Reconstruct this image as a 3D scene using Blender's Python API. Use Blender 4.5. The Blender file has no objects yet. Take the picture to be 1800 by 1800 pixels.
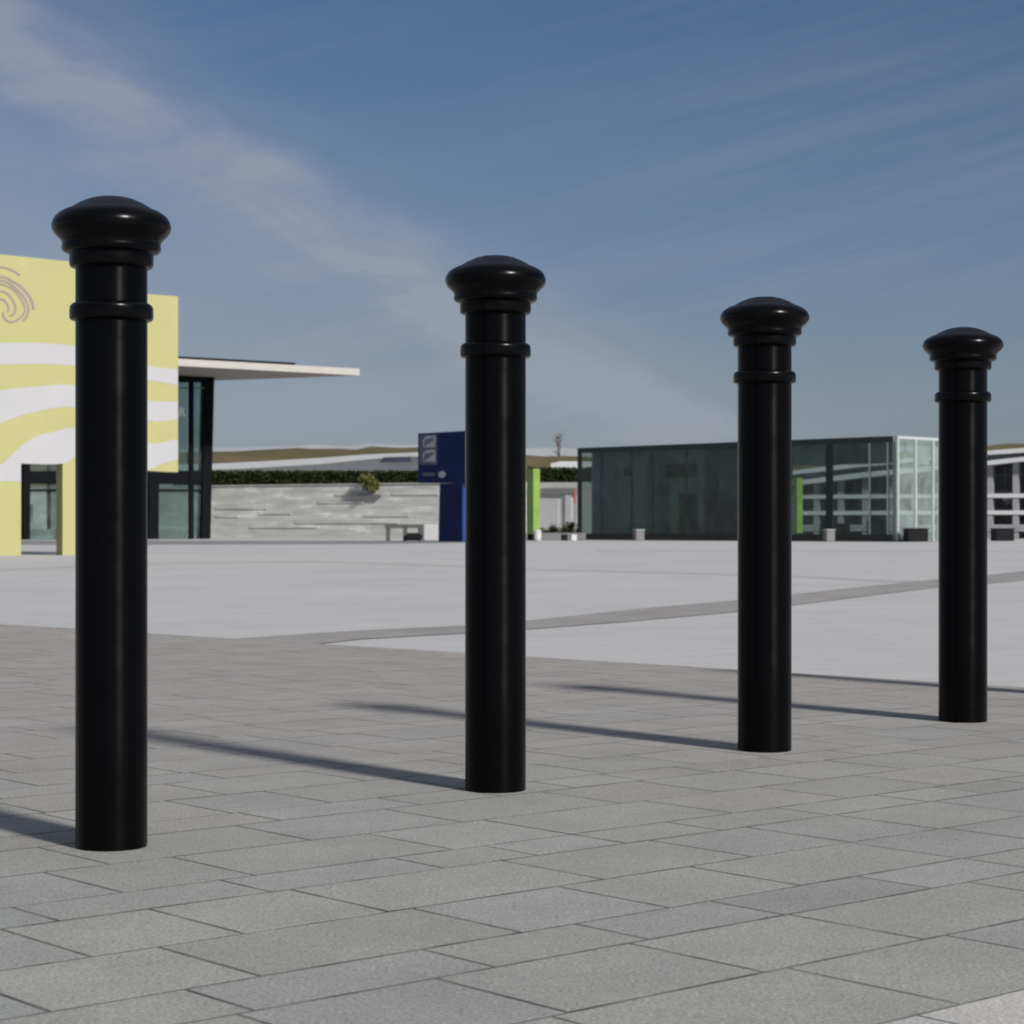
import bpy, bmesh, math, random
from mathutils import Vector, noise
random.seed(7)
R = math.radians
F, CX, HY, CAMH = 3700.0, 900.0, 928.0, 0.588     # focal length in photo pixels, centre, horizon, camera height
scene = bpy.context.scene
COL = scene.collection

# ------------------------------------------------------------------ helpers
def tag(o, label=None, cat=None, group=None, kind=None):
    if label: o['label'] = label
    if cat: o['category'] = cat
    if group: o['group'] = group
    if kind: o['kind'] = kind
    return o
def link(name, bm, m, parent=None, smooth=False):
    me = bpy.data.meshes.new(name)
    bmesh.ops.recalc_face_normals(bm, faces=bm.faces)
    bm.to_mesh(me); bm.free()
    if smooth:
        for p in me.polygons: p.use_smooth = True
    for mm in (m if isinstance(m, (list, tuple)) else [m]): me.materials.append(mm)
    o = bpy.data.objects.new(name, me); COL.objects.link(o)
    if parent:
        o.parent = parent
        o.matrix_parent_inverse = PINV.get(parent.name, parent.matrix_world.inverted())
    return o
PINV = {}
def thing(name, loc, label, cat, group=None):
    o = bpy.data.objects.new(name, None); COL.objects.link(o)
    o.empty_display_size = .2
    o.location = loc
    from mathutils import Matrix
    PINV[o.name] = Matrix.Translation(Vector(loc)).inverted()
    return tag(o, label, cat, group)
def G(px, D, z=0.0): return Vector(((px-CX)*D/F, D, z))
def Dg(py): return F*CAMH/(py-HY)
class Plane:
    """vertical plane through two ground points; pt() gives the world point seen at a photo coordinate"""
    def __init__(s, pa, Da, pb, Db):
        s.a, s.b = G(pa, Da), G(pb, Db)
        s.d = (s.b-s.a).normalized(); s.n = Vector((-s.d.y, s.d.x, 0))   # away from camera
        if s.n.y < 0 and abs(s.n.y) > .05: s.n = -s.n
    def D(s, px):
        k = (px-CX)/F
        # a + t d with x = kD
        t = (k*s.a.y - s.a.x)/(s.d.x - k*s.d.y)
        return s.a.y + t*s.d.y
    def pt(s, px, py, off=0.0):
        D = s.D(px); return Vector(((px-CX)*D/F, D, CAMH+(HY-py)*D/F)) + s.n*off
def prism(bm, pts, vec):
    a = [bm.verts.new(p) for p in pts]; b = [bm.verts.new(p+vec) for p in pts]
    n = len(pts)
    bm.faces.new(a); bm.faces.new(list(reversed(b)))
    for i in range(n):
        j = (i+1) % n
        bm.faces.new([a[i], a[j], b[j], b[i]])
def poly(pl, pxs, thick, off=0.0, floor=False, bm=None):
    bm = bm or bmesh.new()
    pts = [pl.pt(x, y, off) for x, y in pxs]
    if floor:
        for p, (x, y) in zip(pts, pxs):
            if y >= 925: p.z = 0
    prism(bm, pts, pl.n*thick)
    return bm
def rect(x0, y0, x1, y1): return [(x0, y0), (x1, y0), (x1, y1), (x0, y1)]
def bevel(bm, w, seg=2):
    bmesh.ops.bevel(bm, geom=[e for e in bm.edges], offset=w, segments=seg, affect='EDGES', clamp_overlap=True)
    return bm
def boxbm(c, sx, sy, sz, rz=0.0, bv=0.0, bm=None):
    b = bmesh.new()
    bmesh.ops.create_cube(b, size=1)
    for v in b.verts:
        v.co = Vector((v.co.x*sx, v.co.y*sy, v.co.z*sz))
    if bv: bevel(b, bv)
    cs, sn = math.cos(rz), math.sin(rz)
    for v in b.verts:
        v.co = Vector((v.co.x*cs-v.co.y*sn, v.co.x*sn+v.co.y*cs, v.co.z)) + Vector(c)
    if bm is None: return b
    me = bpy.data.meshes.new('tmp'); b.to_mesh(me); b.free(); bm.from_mesh(me); bpy.data.meshes.remove(me)
    return bm
def lathe(prof, seg=96, cap_top=True):
    bm = bmesh.new(); rings = []
    for r, z in prof:
        if r < 1e-5: rings.append([bm.verts.new((0, 0, z))])
        else: rings.append([bm.verts.new((r*math.cos(2*math.pi*i/seg), r*math.sin(2*math.pi*i/seg), z)) for i in range(seg)])
    for A, B in zip(rings, rings[1:]):
        for i in range(seg):
            j = (i+1) % seg
            if len(B) == 1: bm.faces.new([A[i], A[j], B[0]])
            elif len(A) == 1: bm.faces.new([A[0], B[j], B[i]])
            else: bm.faces.new([A[i], A[j], B[j], B[i]])
    return bm
def tube(bm, pts, rad, seg=8):
    rings = []
    for i, p in enumerate(pts):
        d = (pts[min(i+1, len(pts)-1)]-pts[max(i-1, 0)]).normalized()
        u = d.orthogonal().normalized(); v = d.cross(u)
        r = rad[i] if isinstance(rad, (list, tuple)) else rad
        rings.append([bm.verts.new(p+u*r*math.cos(2*math.pi*k/seg)+v*r*math.sin(2*math.pi*k/seg)) for k in range(seg)])
    for A, B in zip(rings, rings[1:]):
        for k in range(seg): bm.faces.new([A[k], A[(k+1) % seg], B[(k+1) % seg], B[k]])
    bm.faces.new(rings[0]); bm.faces.new(rings[-1])
    return bm
def clip(pts, nx, ny, c):
    """keep the part of a 2D polygon with nx*x+ny*y <= c"""
    out = []
    for i, p in enumerate(pts):
        q = pts[(i+1) % len(pts)]
        a, b = nx*p[0]+ny*p[1]-c, nx*q[0]+ny*q[1]-c
        if a <= 0: out.append(p)
        if (a < 0 < b) or (b < 0 < a):
            t = a/(a-b); out.append((p[0]+t*(q[0]-p[0]), p[1]+t*(q[1]-p[1])))
    return out

# ------------------------------------------------------------------ materials
class N:
    def __init__(s, tree): s.t = tree
    def new(s, typ, **kw):
        n = s.t.nodes.new(typ)
        for k, v in kw.items():
            if k.startswith('in_'):
                key = k[3:]; key = int(key) if key.isdigit() else key.replace('_', ' ')
                n.inputs[key].default_value = v
            else: setattr(n, k, v)
        return n
    def l(s, a, b): s.t.links.new(a, b)
    def math(s, op, a, b=None, c=None, clamp=False):
        n = s.t.nodes.new('ShaderNodeMath'); n.operation = op; n.use_clamp = clamp
        for i, v in enumerate((a, b, c)):
            if v is None: continue
            if isinstance(v, (int, float)): n.inputs[i].default_value = v
            else: s.l(v, n.inputs[i])
        return n.outputs[0]
    def mix(s, f, a, b, blend='MIX'):
        n = s.t.nodes.new('ShaderNodeMix'); n.data_type = 'RGBA'; n.blend_type = blend
        for i, v in ((0, f), (6, a), (7, b)):
            if isinstance(v, (int, float)): n.inputs[i].default_value = v
            elif isinstance(v, (tuple, list)): n.inputs[i].default_value = (*v[:3], 1)
            else: s.l(v, n.inputs[i])
        return n.outputs[2]
    def ramp(s, f, stops, interp='LINEAR'):
        n = s.t.nodes.new('ShaderNodeValToRGB'); s.l(f, n.inputs[0]); r = n.color_ramp; r.interpolation = interp
        while len(r.elements) < len(stops): r.elements.new(.5)
        for e, (p, c) in zip(r.elements, stops):
            e.position = p; e.color = (*c[:3], 1) if isinstance(c, (tuple, list)) else (c, c, c, 1)
        return n.outputs[0]
def material(name):
    m = bpy.data.materials.new(name); m.use_nodes = True
    n = N(m.node_tree); return m, n, m.node_tree.nodes['Principled BSDF']
def mat(name, c, rough=.6, var=.12, scale=3.0, metal=0.0, spec=.5, bump=0.0, stretch=(1, 1, 1), coat=0):
    m, n, b = material(name)
    tc = n.new('ShaderNodeTexCoord'); mp = n.new('ShaderNodeMapping'); mp.inputs['Scale'].default_value = stretch
    n.l(tc.outputs['Object'], mp.inputs[0])
    nz = n.new('ShaderNodeTexNoise', in_Scale=scale, in_Detail=6.0, in_Roughness=.6); n.l(mp.outputs[0], nz.inputs[0])
    k = n.ramp(nz.outputs[0], [(.3, 0.0), (.7, 1.0)])
    lo = tuple(x*(1-var) for x in c); hi = tuple(min(1, x*(1+var)) for x in c)
    n.l(n.mix(k, lo, hi), b.inputs['Base Color'])
    b.inputs['Roughness'].default_value = rough; b.inputs['Metallic'].default_value = metal
    b.inputs['Specular IOR Level'].default_value = spec
    if coat: b.inputs['Coat Weight'].default_value = coat
    if bump:
        bp = n.new('ShaderNodeBump', in_Strength=bump, in_Distance=.01); n.l(nz.outputs[0], bp.inputs['Height']); n.l(bp.outputs[0], b.inputs['Normal'])
    return m
def glass(name, tint, refl=.10, rough=.03, dust=.05):
    m = bpy.data.materials.new(name); m.use_nodes = True; t = m.node_tree; t.nodes.clear(); n = N(t)
    out = n.new('ShaderNodeOutputMaterial'); tr = n.new('ShaderNodeBsdfTransparent'); gl = n.new('ShaderNodeBsdfGlossy', in_Roughness=rough)
    tc = n.new('ShaderNodeTexCoord')
    nz = n.new('ShaderNodeTexNoise', in_Scale=.6, in_Detail=3.0); n.l(tc.outputs['Object'], nz.inputs[0])
    n.l(n.mix(nz.outputs[0], tuple(x*.85 for x in tint), tuple(min(1, x*1.12) for x in tint)), tr.inputs[0])
    fr = n.new('ShaderNodeFresnel', in_IOR=1.5)
    ge = n.new('ShaderNodeNewGeometry'); n.l(n.math('SUBTRACT', 1.5, n.math('MULTIPLY', ge.outputs['Backfacing'], .8333)), fr.inputs[0])
    f = n.math('ADD', n.math('MULTIPLY', fr.outputs[0], .55), refl, clamp=True)
    mx = n.new('ShaderNodeMixShader'); n.l(f, mx.inputs[0]); n.l(tr.outputs[0], mx.inputs[1]); n.l(gl.outputs[0], mx.inputs[2]); df = n.new('ShaderNodeBsdfDiffuse'); df.inputs[0].default_value = (.42, .47, .46, 1); m2 = n.new('ShaderNodeMixShader')
    dn = n.new('ShaderNodeTexNoise', in_Scale=1.7, in_Detail=5.0); n.l(tc.outputs['Object'], dn.inputs[0])
    n.l(n.math('MULTIPLY', dn.outputs[0], dust*2), m2.inputs[0]); n.l(mx.outputs[0], m2.inputs[1]); n.l(df.outputs[0], m2.inputs[2]); n.l(m2.outputs[0], out.inputs[0])
    return m
def slab_mat(name, c, attr=True):
    m, n, b = material(name)
    tc = n.new('ShaderNodeTexCoord')
    f1 = n.new('ShaderNodeTexNoise', in_Scale=170.0, in_Detail=4.0, in_Roughness=.7); n.l(tc.outputs['Object'], f1.inputs[0])
    f2 = n.new('ShaderNodeTexNoise', in_Scale=3.2, in_Detail=8.0, in_Roughness=.65); n.l(tc.outputs['Object'], f2.inputs[0])
    f3 = n.new('ShaderNodeTexNoise', in_Scale=38.0, in_Detail=5.0, in_Roughness=.6); n.l(tc.outputs['Object'], f3.inputs[0])
    at = n.new('ShaderNodeAttribute', attribute_name='tone')
    base = n.mix(1.0, at.outputs['Color'], c, 'MULTIPLY')
    g1 = n.ramp(f1.outputs[0], [(.3, .52), (.5, 1.0), (.7, 1.42)])
    g2 = n.ramp(f2.outputs[0], [(.3, .88), (.7, 1.1)])
    g3 = n.ramp(f3.outputs[0], [(.3, .92), (.7, 1.07)])
    v = n.mix(1.0, base, g1, 'MULTIPLY'); v = n.mix(1.0, v, g2, 'MULTIPLY'); v = n.mix(1.0, v, g3, 'MULTIPLY')
    n.l(v, b.inputs['Base Color']); b.inputs['Roughness'].default_value = .8; b.inputs['Specular IOR Level'].default_value = .25
    bp = n.new('ShaderNodeBump', in_Strength=.35, in_Distance=.002); n.l(f1.outputs[0], bp.inputs['Height']); n.l(bp.outputs[0], b.inputs['Normal'])
    return m

M = {}
M['black'] = mat('black_gloss_paint', (.0013, .0014, .0018), rough=.33, var=.15, scale=9, spec=.085)
M['blackcap'] = mat('black_cast_paint', (.0013, .0014, .0018), rough=.29, var=.15, scale=9, spec=.12)
_n = N(M['black'].node_tree); _b = M['black'].node_tree.nodes['Principled BSDF']
_t = _n.new('ShaderNodeTangent', direction_type='RADIAL', axis='Z'); _b.inputs['Anisotropic'].default_value = .8; _b.inputs['Anisotropic Rotation'].default_value = .25
_n.l(_t.outputs[0], _b.inputs['Tangent'])
for _m, _lo, _hi in (('black', .23, .35), ('blackcap', .19, .31)):   # dusty film: uneven gloss
    _n = N(M[_m].node_tree); _b = M[_m].node_tree.nodes['Principled BSDF']; _c = _n.new('ShaderNodeTexCoord')
    _z = _n.new('ShaderNodeTexNoise', in_Scale=14.0, in_Detail=6.0, in_Roughness=.7); _n.l(_c.outputs['Object'], _z.inputs[0])
    _n.l(_n.ramp(_z.outputs[0], [(.3, _lo), (.7, _hi)]), _b.inputs['Roughness'])
# plaza: pale concrete paving with faint joints and broad staining
def plaza_mat():
    m, n, b = material('pale_plaza_paving')
    tc = n.new('ShaderNodeTexCoord'); mp = n.new('ShaderNodeMapping'); mp.inputs['Rotation'].default_value = (0, 0, R(-41))
    n.l(tc.outputs['Object'], mp.inputs[0])
    br = n.new('ShaderNodeTexBrick', in_Scale=1.0, in_Mortar_Size=.006, in_Mortar_Smooth=.3, in_Brick_Width=.62, in_Row_Height=.33)
    br.inputs['Color1'].default_value = (.42, .418, .412, 1); br.inputs['Color2'].default_value = (.395, .394, .394, 1); br.inputs['Mortar'].default_value = (.34, .34, .34, 1)
    n.l(mp.outputs[0], br.inputs[0])
    a = n.new('ShaderNodeTexNoise', in_Scale=.35, in_Detail=6.0, in_Roughness=.55); n.l(tc.outputs['Object'], a.inputs[0])
    c = n.new('ShaderNodeTexNoise', in_Scale=160.0, in_Detail=3.0); n.l(tc.outputs['Object'], c.inputs[0])
    v = n.mix(1.0, br.outputs[0], n.ramp(a.outputs[0], [(.3, .93), (.7, 1.04)]), 'MULTIPLY')
    v = n.mix(1.0, v, n.ramp(c.outputs[0], [(.35, .9), (.65, 1.08)]), 'MULTIPLY')
    n.l(v, b.inputs['Base Color']); b.inputs['Roughness'].default_value = .85; b.inputs['Specular IOR Level'].default_value = .2
    return m
M['plaza'] = plaza_mat()
M['slab'] = slab_mat('grey_stone_slabs', (.262, .266, .248))
M['pale_slab'] = slab_mat('pale_stone_slabs', (.40, .40, .385))
M['joint'] = mat('dark_joint_sand', (.115, .113, .105), rough=.95, var=.65, scale=9, spec=.1)
M['band'] = mat('grey_band_paving', (.25, .24, .235), rough=.9, var=.16, scale=1.4, spec=.15)
M['faint'] = mat('light_grey_band_paving', (.37, .365, .36), rough=.9, var=.1, scale=1.4, spec=.15)
M['asphalt'] = mat('grey_road_paving', (.2, .2, .205), rough=.9, var=.12, scale=.5, spec=.15)
M['yellow'] = mat('pale_yellow_render', (.39, .378, .175), rough=.85, var=.035, scale=1.2, spec=.15)
M['offwhite'] = mat('off_white_paint', (.415, .412, .42), rough=.85, var=.025, scale=1.2, spec=.15)
M['mauve'] = mat('mauve_grey_paint', (.25, .215, .20), rough=.8, var=.08, spec=.15)
M['frame_dark'] = mat('dark_steel', (.006, .007, .009), rough=.8, var=.2, spec=.05)
M['tealglass'] = glass('teal_tinted_glass', (.73, .81, .79), refl=.0)
M['palegreenglass'] = glass('pale_green_glass', (.80, .86, .84), refl=.05, dust=.22)
M['darkglass'] = glass('dark_grey_glass', (.61, .67, .66), refl=.0, rough=.1, dust=.06)
M['fascia'] = mat('cream_metal_fascia', (.42, .40, .37), rough=.5, var=.05)
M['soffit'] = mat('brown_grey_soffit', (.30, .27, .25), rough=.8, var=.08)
M['navy'] = mat('navy_blue_panel', (.003, .008, .042), rough=.45, var=.3, scale=.8, spec=.2)
M['navysunlit'] = mat('navy_panel_sunlit_side', (.015, .05, .19), rough=.45, var=.15)  # sunlit side of the sign post, its light put into a brighter blue
M['slate'] = mat('slate_blue_panel', (.045, .05, .085), rough=.5, var=.15)
M['pict'] = mat('grey_pictogram', (.20, .21, .24), rough=.6, var=.1)
M['lime'] = mat('lime_green_panel', (.19, .30, .06), rough=.5, var=.18, scale=2)
M['white'] = mat('white_coated_metal', (.52, .53, .53), rough=.5, var=.05)
M['concrete'] = mat('pale_concrete', (.42, .415, .39), rough=.85, var=.12, scale=1.2)
M['benchgrey'] = mat('dull_grey_steel', (.09, .09, .085), rough=.7, var=.1, spec=.2)
M['pavilion_frame'] = mat('dark_grey_green_frame', (.03, .042, .044), rough=.7, var=.1, spec=.15)
M['pier'] = mat('grey_pier', (.26, .26, .27), rough=.7, var=.1)
M['midgrey'] = mat('mid_grey_metal', (.16, .155, .155), rough=.6, var=.1)
M['greybox'] = mat('charcoal_box', (.007, .007, .009), rough=.6, var=.2, spec=.15)
M['core'] = mat('dark_green_grey_lining', (.38, .42, .40), rough=.7, var=.14, scale=.8)
M['coreblue'] = mat('dark_blue_grey_lining', (.30, .35, .40), rough=.7, var=.12, scale=.8)
M['ceiling'] = mat('dim_ceiling', (.28, .28, .28), rough=.8, var=.1)
M['dark'] = mat('near_black_opening', (.01, .011, .012), rough=.7, var=.2)
M['frame_pale'] = mat('pale_green_frame', (.40, .45, .43), rough=.5, var=.06)
M['red'] = mat('red_sign_paint', (.40, .05, .06), rough=.5, var=.08)
M['hedge'] = mat('dark_hedge_leaves', (.020, .028, .008), rough=.75, var=.5, scale=2.5, spec=.2)
M['olive'] = mat('olive_leaves', (.10, .10, .03), rough=.75, var=.4, scale=3, spec=.2)
M['bark'] = mat('grey_brown_bark', (.12, .10, .08), rough=.9, var=.3, scale=6)
M['window'] = mat('dark_window', (.02, .024, .03), rough=.25, var=.4, scale=.7)
def hill_mat(name, lo, hi, sc):
    m, n, b = material(name)
    tc = n.new('ShaderNodeTexCoord'); mp = n.new('ShaderNodeMapping'); mp.inputs['Scale'].default_value = (1, 1, 3)
    n.l(tc.outputs['Object'], mp.inputs[0])
    nz = n.new('ShaderNodeTexNoise', in_Scale=sc, in_Detail=8.0, in_Roughness=.65); n.l(mp.outputs[0], nz.inputs[0])
    n.l(n.ramp(nz.outputs[0], [(.35, lo), (.65, hi)]), b.inputs['Base Color']); b.inputs['Roughness'].default_value = .95; b.inputs['Specular IOR Level'].default_value = .1
    return m
M['hill'] = hill_mat('dry_olive_grass', (.085, .08, .035), (.14, .11, .065), .06)
M['chalk'] = hill_mat('pale_chalk_slope', (.30, .32, .33), (.36, .37, .37), .03)
def stone_mat():
    m, n, b = material('pale_coursed_stone')
    tc = n.new('ShaderNodeTexCoord'); sp = n.new('ShaderNodeSeparateXYZ'); n.l(tc.outputs['Object'], sp.inputs[0])
    cb = n.new('ShaderNodeCombineXYZ'); n.l(sp.outputs[0], cb.inputs[0]); n.l(sp.outputs[2], cb.inputs[1])
    br = n.new('ShaderNodeTexBrick', in_Scale=1.0, in_Mortar_Size=.012, in_Brick_Width=1.9, in_Row_Height=.17, in_Bias=-.1)
    br.offset = .37; br.inputs['Color1'].default_value = (.47, .47, .44, 1); br.inputs['Color2'].default_value = (.56, .56, .53, 1); br.inputs['Mortar'].default_value = (.38, .38, .36, 1)
    n.l(cb.outputs[0], br.inputs[0])
    mp = n.new('ShaderNodeMapping'); mp.inputs['Scale'].default_value = (.28, 1, 2.6); n.l(tc.outputs['Object'], mp.inputs[0])
    a = n.new('ShaderNodeTexNoise', in_Scale=1.0, in_Detail=3.0, in_Roughness=.5); n.l(mp.outputs[0], a.inputs[0])
    v = n.mix(1.0, br.outputs[0], n.ramp(a.outputs[0], [(.3, .82), (.5, .97), (.6, 1.03), (.66, 1.3)]), 'MULTIPLY')
    n.l(v, b.inputs['Base Color']); b.inputs['Roughness'].default_value = .9; b.inputs['Specular IOR Level'].default_value = .15
    return m
M['stone'] = stone_mat()

# ------------------------------------------------------------------ ground
def sheet(name, pts, z, m):
    bm = bmesh.new(); bm.faces.new([bm.verts.new((x, y, z)) for x, y in pts])
    bmesh.ops.triangulate(bm, faces=bm.faces)
    o = link(name, bm, m)
    for p in o.data.polygons:
        pass
    return tag(o, kind='structure')
sheet('plaza', [(-1500, -300), (1500, -300), (1500, 2500), (-1500, 2500)], -.016, M['plaza'])

U = Vector((.754, .657)); T = Vector((-.657, .754))
E1, E2 = (1.89, 7.77), (-3.13, 12.87)                     # far edge of the grey slab zone
ex, ey = E2[0]-E1[0], E2[1]-E1[1]; L = math.hypot(ex, ey)
enx, eny = -ey/L, ex/L
if enx*0+eny*1 < 0: enx, eny = -enx, -eny
ec = enx*E1[0]+eny*E1[1]
LIM = [(enx, eny, ec), (-1, 0, 8.0), (1, 0, 9.0)]
def slabs(name, bounds, smin, smax, lens, m, lims, warm=True, gap=.0036, z=0.0):
    bm = bmesh.new(); cl = bm.loops.layers.float_color.new('tone')
    for t0, t1 in zip(bounds, bounds[1:]):
        s = smin+random.uniform(0, .3)
        wide = (t1-t0) > .2
        while s < smax:
            w = random.choice(lens if wide else [x*.85 for x in lens])*random.uniform(.96, 1.04)
            q = [(s+gap, t0+gap), (s+w-gap, t0+gap), (s+w-gap, t1-gap), (s+gap, t1-gap)]
            p = [(a*U.x+b*T.x, a*U.y+b*T.y) for a, b in q]
            for l in lims:
                if len(p) > 2: p = clip(p, *l)
            s += w
            if len(p) < 3: continue
            c = Vector((sum(a for a, b in p)/len(p), sum(b for a, b in p)/len(p)))
            k = random.gauss(1, .028); hue = random.gauss(0, .010)
            far = min(1, max(0, (c.y-3.4-.25*c.x)/4.5)) if warm else 0
            rgb = (k*(1+hue+.012+.035*far), k*(1.0-.034*far), k*(1-hue-.002-.035*far))
            dz = random.uniform(-.0001, .0002)
            def ring(f, zz): return [bm.verts.new((c.x+(a-c.x)*f[0], c.y+(b-c.y)*f[0], zz)) for a, b in p]
            R_ = max((Vector(a)-c).length for a in p)
            f = max(.6, 1-.001/max(R_, .02))
            top = ring((f,), z+dz); mid = ring((1,), z+dz-.0003); bot = ring((1,), z-.03)
            fs = [bm.faces.new(top)]
            for A, B in ((mid, top), (bot, mid)):
                for i in range(len(p)):
                    j = (i+1) % len(p); fs.append(bm.faces.new([A[i], A[j], B[j], B[i]]))
            for ff in fs:
                for lo in ff.loops: lo[cl] = (*rgb, 1)
    o = link(name, bm, [m, M['joint']])
    for p in o.data.polygons:
        if p.normal.z < .9: p.material_index = 1
    return tag(o, kind='structure')
bounds = [1.595, 1.881, 2.139, 2.298, 2.555, 2.819, 2.972, 3.236]
pat = [.26, .155, .26]
i = 0
while bounds[-1] < 22: bounds.append(bounds[-1]+pat[i % 3]); i += 1
slabs('pavement', bounds, -7, 19, [.26, .30, .34, .38, .44], M['slab'], LIM)
bl = [1.595-.3*i for i in range(9)][::-1]
slabs('pale_pavement', bl, -5, 8, [.3, .45, .45, .6], M['pale_slab'], [(-1, 0, 6), (1, 0, 6), (0, -1, 1.0)], warm=False, gap=.0030)
# joint bed under the slabs
jb = [(-8, -1), (9, -1), (9, ec/eny - enx/eny*9), (-8, ec/eny + enx/eny*8)]
sheet('joint_bed', jb, -.0006, M['joint'])
# paved bands crossing the pale plaza
def bandmesh(name, up, lo, z, m):
    bm = bmesh.new()
    a = [bm.verts.new(G(x, Dg(y), z)) for x, y in up]; b = [bm.verts.new(G(x, Dg(y), z)) for x, y in lo]
    for i in range(len(a)-1): bm.faces.new([a[i], a[i+1], b[i+1], b[i]])
    return tag(link(name, bm, m), kind='structure')
xs = [330, 411, 508, 637, 814, 930, 1116, 1297, 1394, 1507, 1648, 1737, 1800, 1950, 2300]
up = [1123, 1118.5, 1112, 1104, 1096, 1087, 1067.5, 1052, 1042, 1030, 1016, 1009, 1002, 989, 965]
lo = [1150, 1144, 1133, 1119, 1109, 1102, 1088, 1072, 1061, 1047, 1030, 1023.5, 1018, 1004, 978]
bandmesh('paved_band', list(zip(xs, up)), list(zip(xs, lo)), -.012, M['band'])
xs = [-200, 0, 120, 330, 560, 700, 814, 930, 1297, 1394, 1560, 1640]
cy = [1002, 999, 995, 987, 985, 989, 993, 998, 1007, 1010.5, 1018, 1021]
bandmesh('narrow_paved_band', [(x, y-1.8) for x, y in zip(xs, cy)], [(x, y+1.8) for x, y in zip(xs, cy)], -.0135, M['faint'])
bandmesh('road', [(-900, 949.5), (300, 950), (700, 950), (850, 951)], [(-900, 957), (300, 956.5), (650, 955.5), (850, 953)], -.008, M['asphalt'])
bandmesh('drain_strip', [(1050, 965.5), (1500, 966), (2400, 969)], [(1050, 967.5), (1500, 968), (2400, 971)], -.0135, M['faint'])

# ------------------------------------------------------------------ bollards
k = .0001868
def zz(y): return 1.2-(y-135)*k
cap = [(0, 135), (70, 137), (150, 147), (225, 165), (325, 209), (412, 262), (425, 268), (440, 272), (485, 292), (530, 322), (560, 352), (580, 392), (590, 432), (583, 470),
       (562, 508), (535, 538), (508, 562), (490, 585), (484, 612), (488, 640), (490, 655), (480, 678), (462, 692), (440, 700), (420, 706), (415, 712), (415, 740), (415, 800), (412, 820), (404, 834), (392, 842), (350, 845)]
capp = [(r*k, zz(y)) for r, y in cap][::-1]
ring = [(352, 1188), (372, 1195), (392, 1207), (405, 1222), (412, 1242), (413, 1260), (413, 1335), (408, 1350), (396, 1361), (380, 1366), (352, 1367)]
ringp = [(r*k, zz(y)) for r, y in ring][::-1]
SR = 355*k
def smooth_sharp(o, ang=38):
    me = o.data
    for p in me.polygons: p.use_smooth = True
    me.set_sharp_from_angle(angle=R(ang))
def make_bollard():
    t = thing('bollard', (0, 0, 0), '', 'bollard')
    s = link('post', lathe([(SR-.004, -.02), (SR-.001, .001), (SR, .004), (SR, .25), (SR, .5), (SR, .75), (SR, zz(845))], 128), M['black'], t); smooth_sharp(s)
    c = link('cap', lathe(capp, 128), M['blackcap'], t); smooth_sharp(c)
    r = link('collar', lathe(ringp, 128), M['blackcap'], t); smooth_sharp(r)
    return t
b0 = make_bollard()
labs = ['tall black metal bollard nearest the camera, in front of the yellow and white wall',
        'black metal bollard beside the dark blue sign, second nearest the camera',
        'black metal bollard in front of the middle of the dark glass pavilion, third nearest',
        'black metal bollard at the right end of the glass pavilion, smallest in the row',
        'black metal bollard past the right edge of the photo, only its shadow reaches the picture']
for i in range(5):
    d = 3.888+.8427*i; px = [196, 871, 1344, 1692.5][i] if i < 4 else None
    x = (px-900)*d/F if px else 2.078
    if i == 0: o = b0
    else:
        o = b0.copy(); COL.objects.link(o)
        for ch in b0.children:
            c = ch.copy(); COL.objects.link(c); c.parent = o
    o.location = (x, d, 0); q_ = (.99, 1.03, 1.07, 1.10, 1.0)[i]; o.scale = (q_, q_, 1)
    tag(o, labs[i], 'bollard', 'black bollards in a row on the grey slabs')

# ------------------------------------------------------------------ yellow and white wall
W = Plane(0, 46.0, 313, 48.0)
yw = thing('painted_wall', W.pt(110, 925)*1, 'pale yellow wall with white wavy stripes and a grey fingerprint emblem, standing on two legs', 'wall')
yw.location.z = 0
from mathutils import Matrix
PINV[yw.name] = Matrix.Translation(yw.location).inverted()
TH = .47
link('wall_panel', poly(W, [(-260, 424), (0, 447), (195, 467), (195, 512), (313, 521), (313, 830), (-260, 812.0)][:6]+[(170, 822.5), (110, 815), (-260, 815)], TH), M['yellow'], yw)
def legpoly(x0, x1, y0, y1):
    bm = bmesh.new(); pts = [W.pt(x0, y0), W.pt(x1, y1), W.pt(x1, 960), W.pt(x0, 960)]
    pts[2].z = pts[3].z = -.03
    prism(bm, pts, W.n*TH); return bm
link('leg', legpoly(-260, 37, 815, 815), M['yellow'], yw)
link('leg', legpoly(110, 170, 815, 822.5), M['yellow'], yw)
def interp(pts, x):
    for (x0, y0), (x1, y1) in zip(pts, pts[1:]):
        if x0 <= x <= x1:
            t = (x-x0)/(x1-x0); return y0+(y1-y0)*t
    return pts[-1][1]
def smoothp(pts, xs):
    # Catmull-Rom through the points, sampled at xs
    out = []
    for x in xs:
        for i in range(len(pts)-1):
            if pts[i][0] <= x <= pts[i+1][0]: break
        p1, p2 = pts[i], pts[i+1]; p0 = pts[max(0, i-1)]; p3 = pts[min(len(pts)-1, i+2)]
        h = p2[0]-p1[0]; t = (x-p1[0])/h
        m1 = (p2[1]-p0[1])/(p2[0]-p0[0])*h; m2 = (p3[1]-p1[1])/(p3[0]-p1[0])*h
        out.append((2*t**3-3*t*t+1)*p1[1]+(t**3-2*t*t+t)*m1+(-2*t**3+3*t*t)*p2[1]+(t**3-t*t)*m2)
    return out
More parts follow.
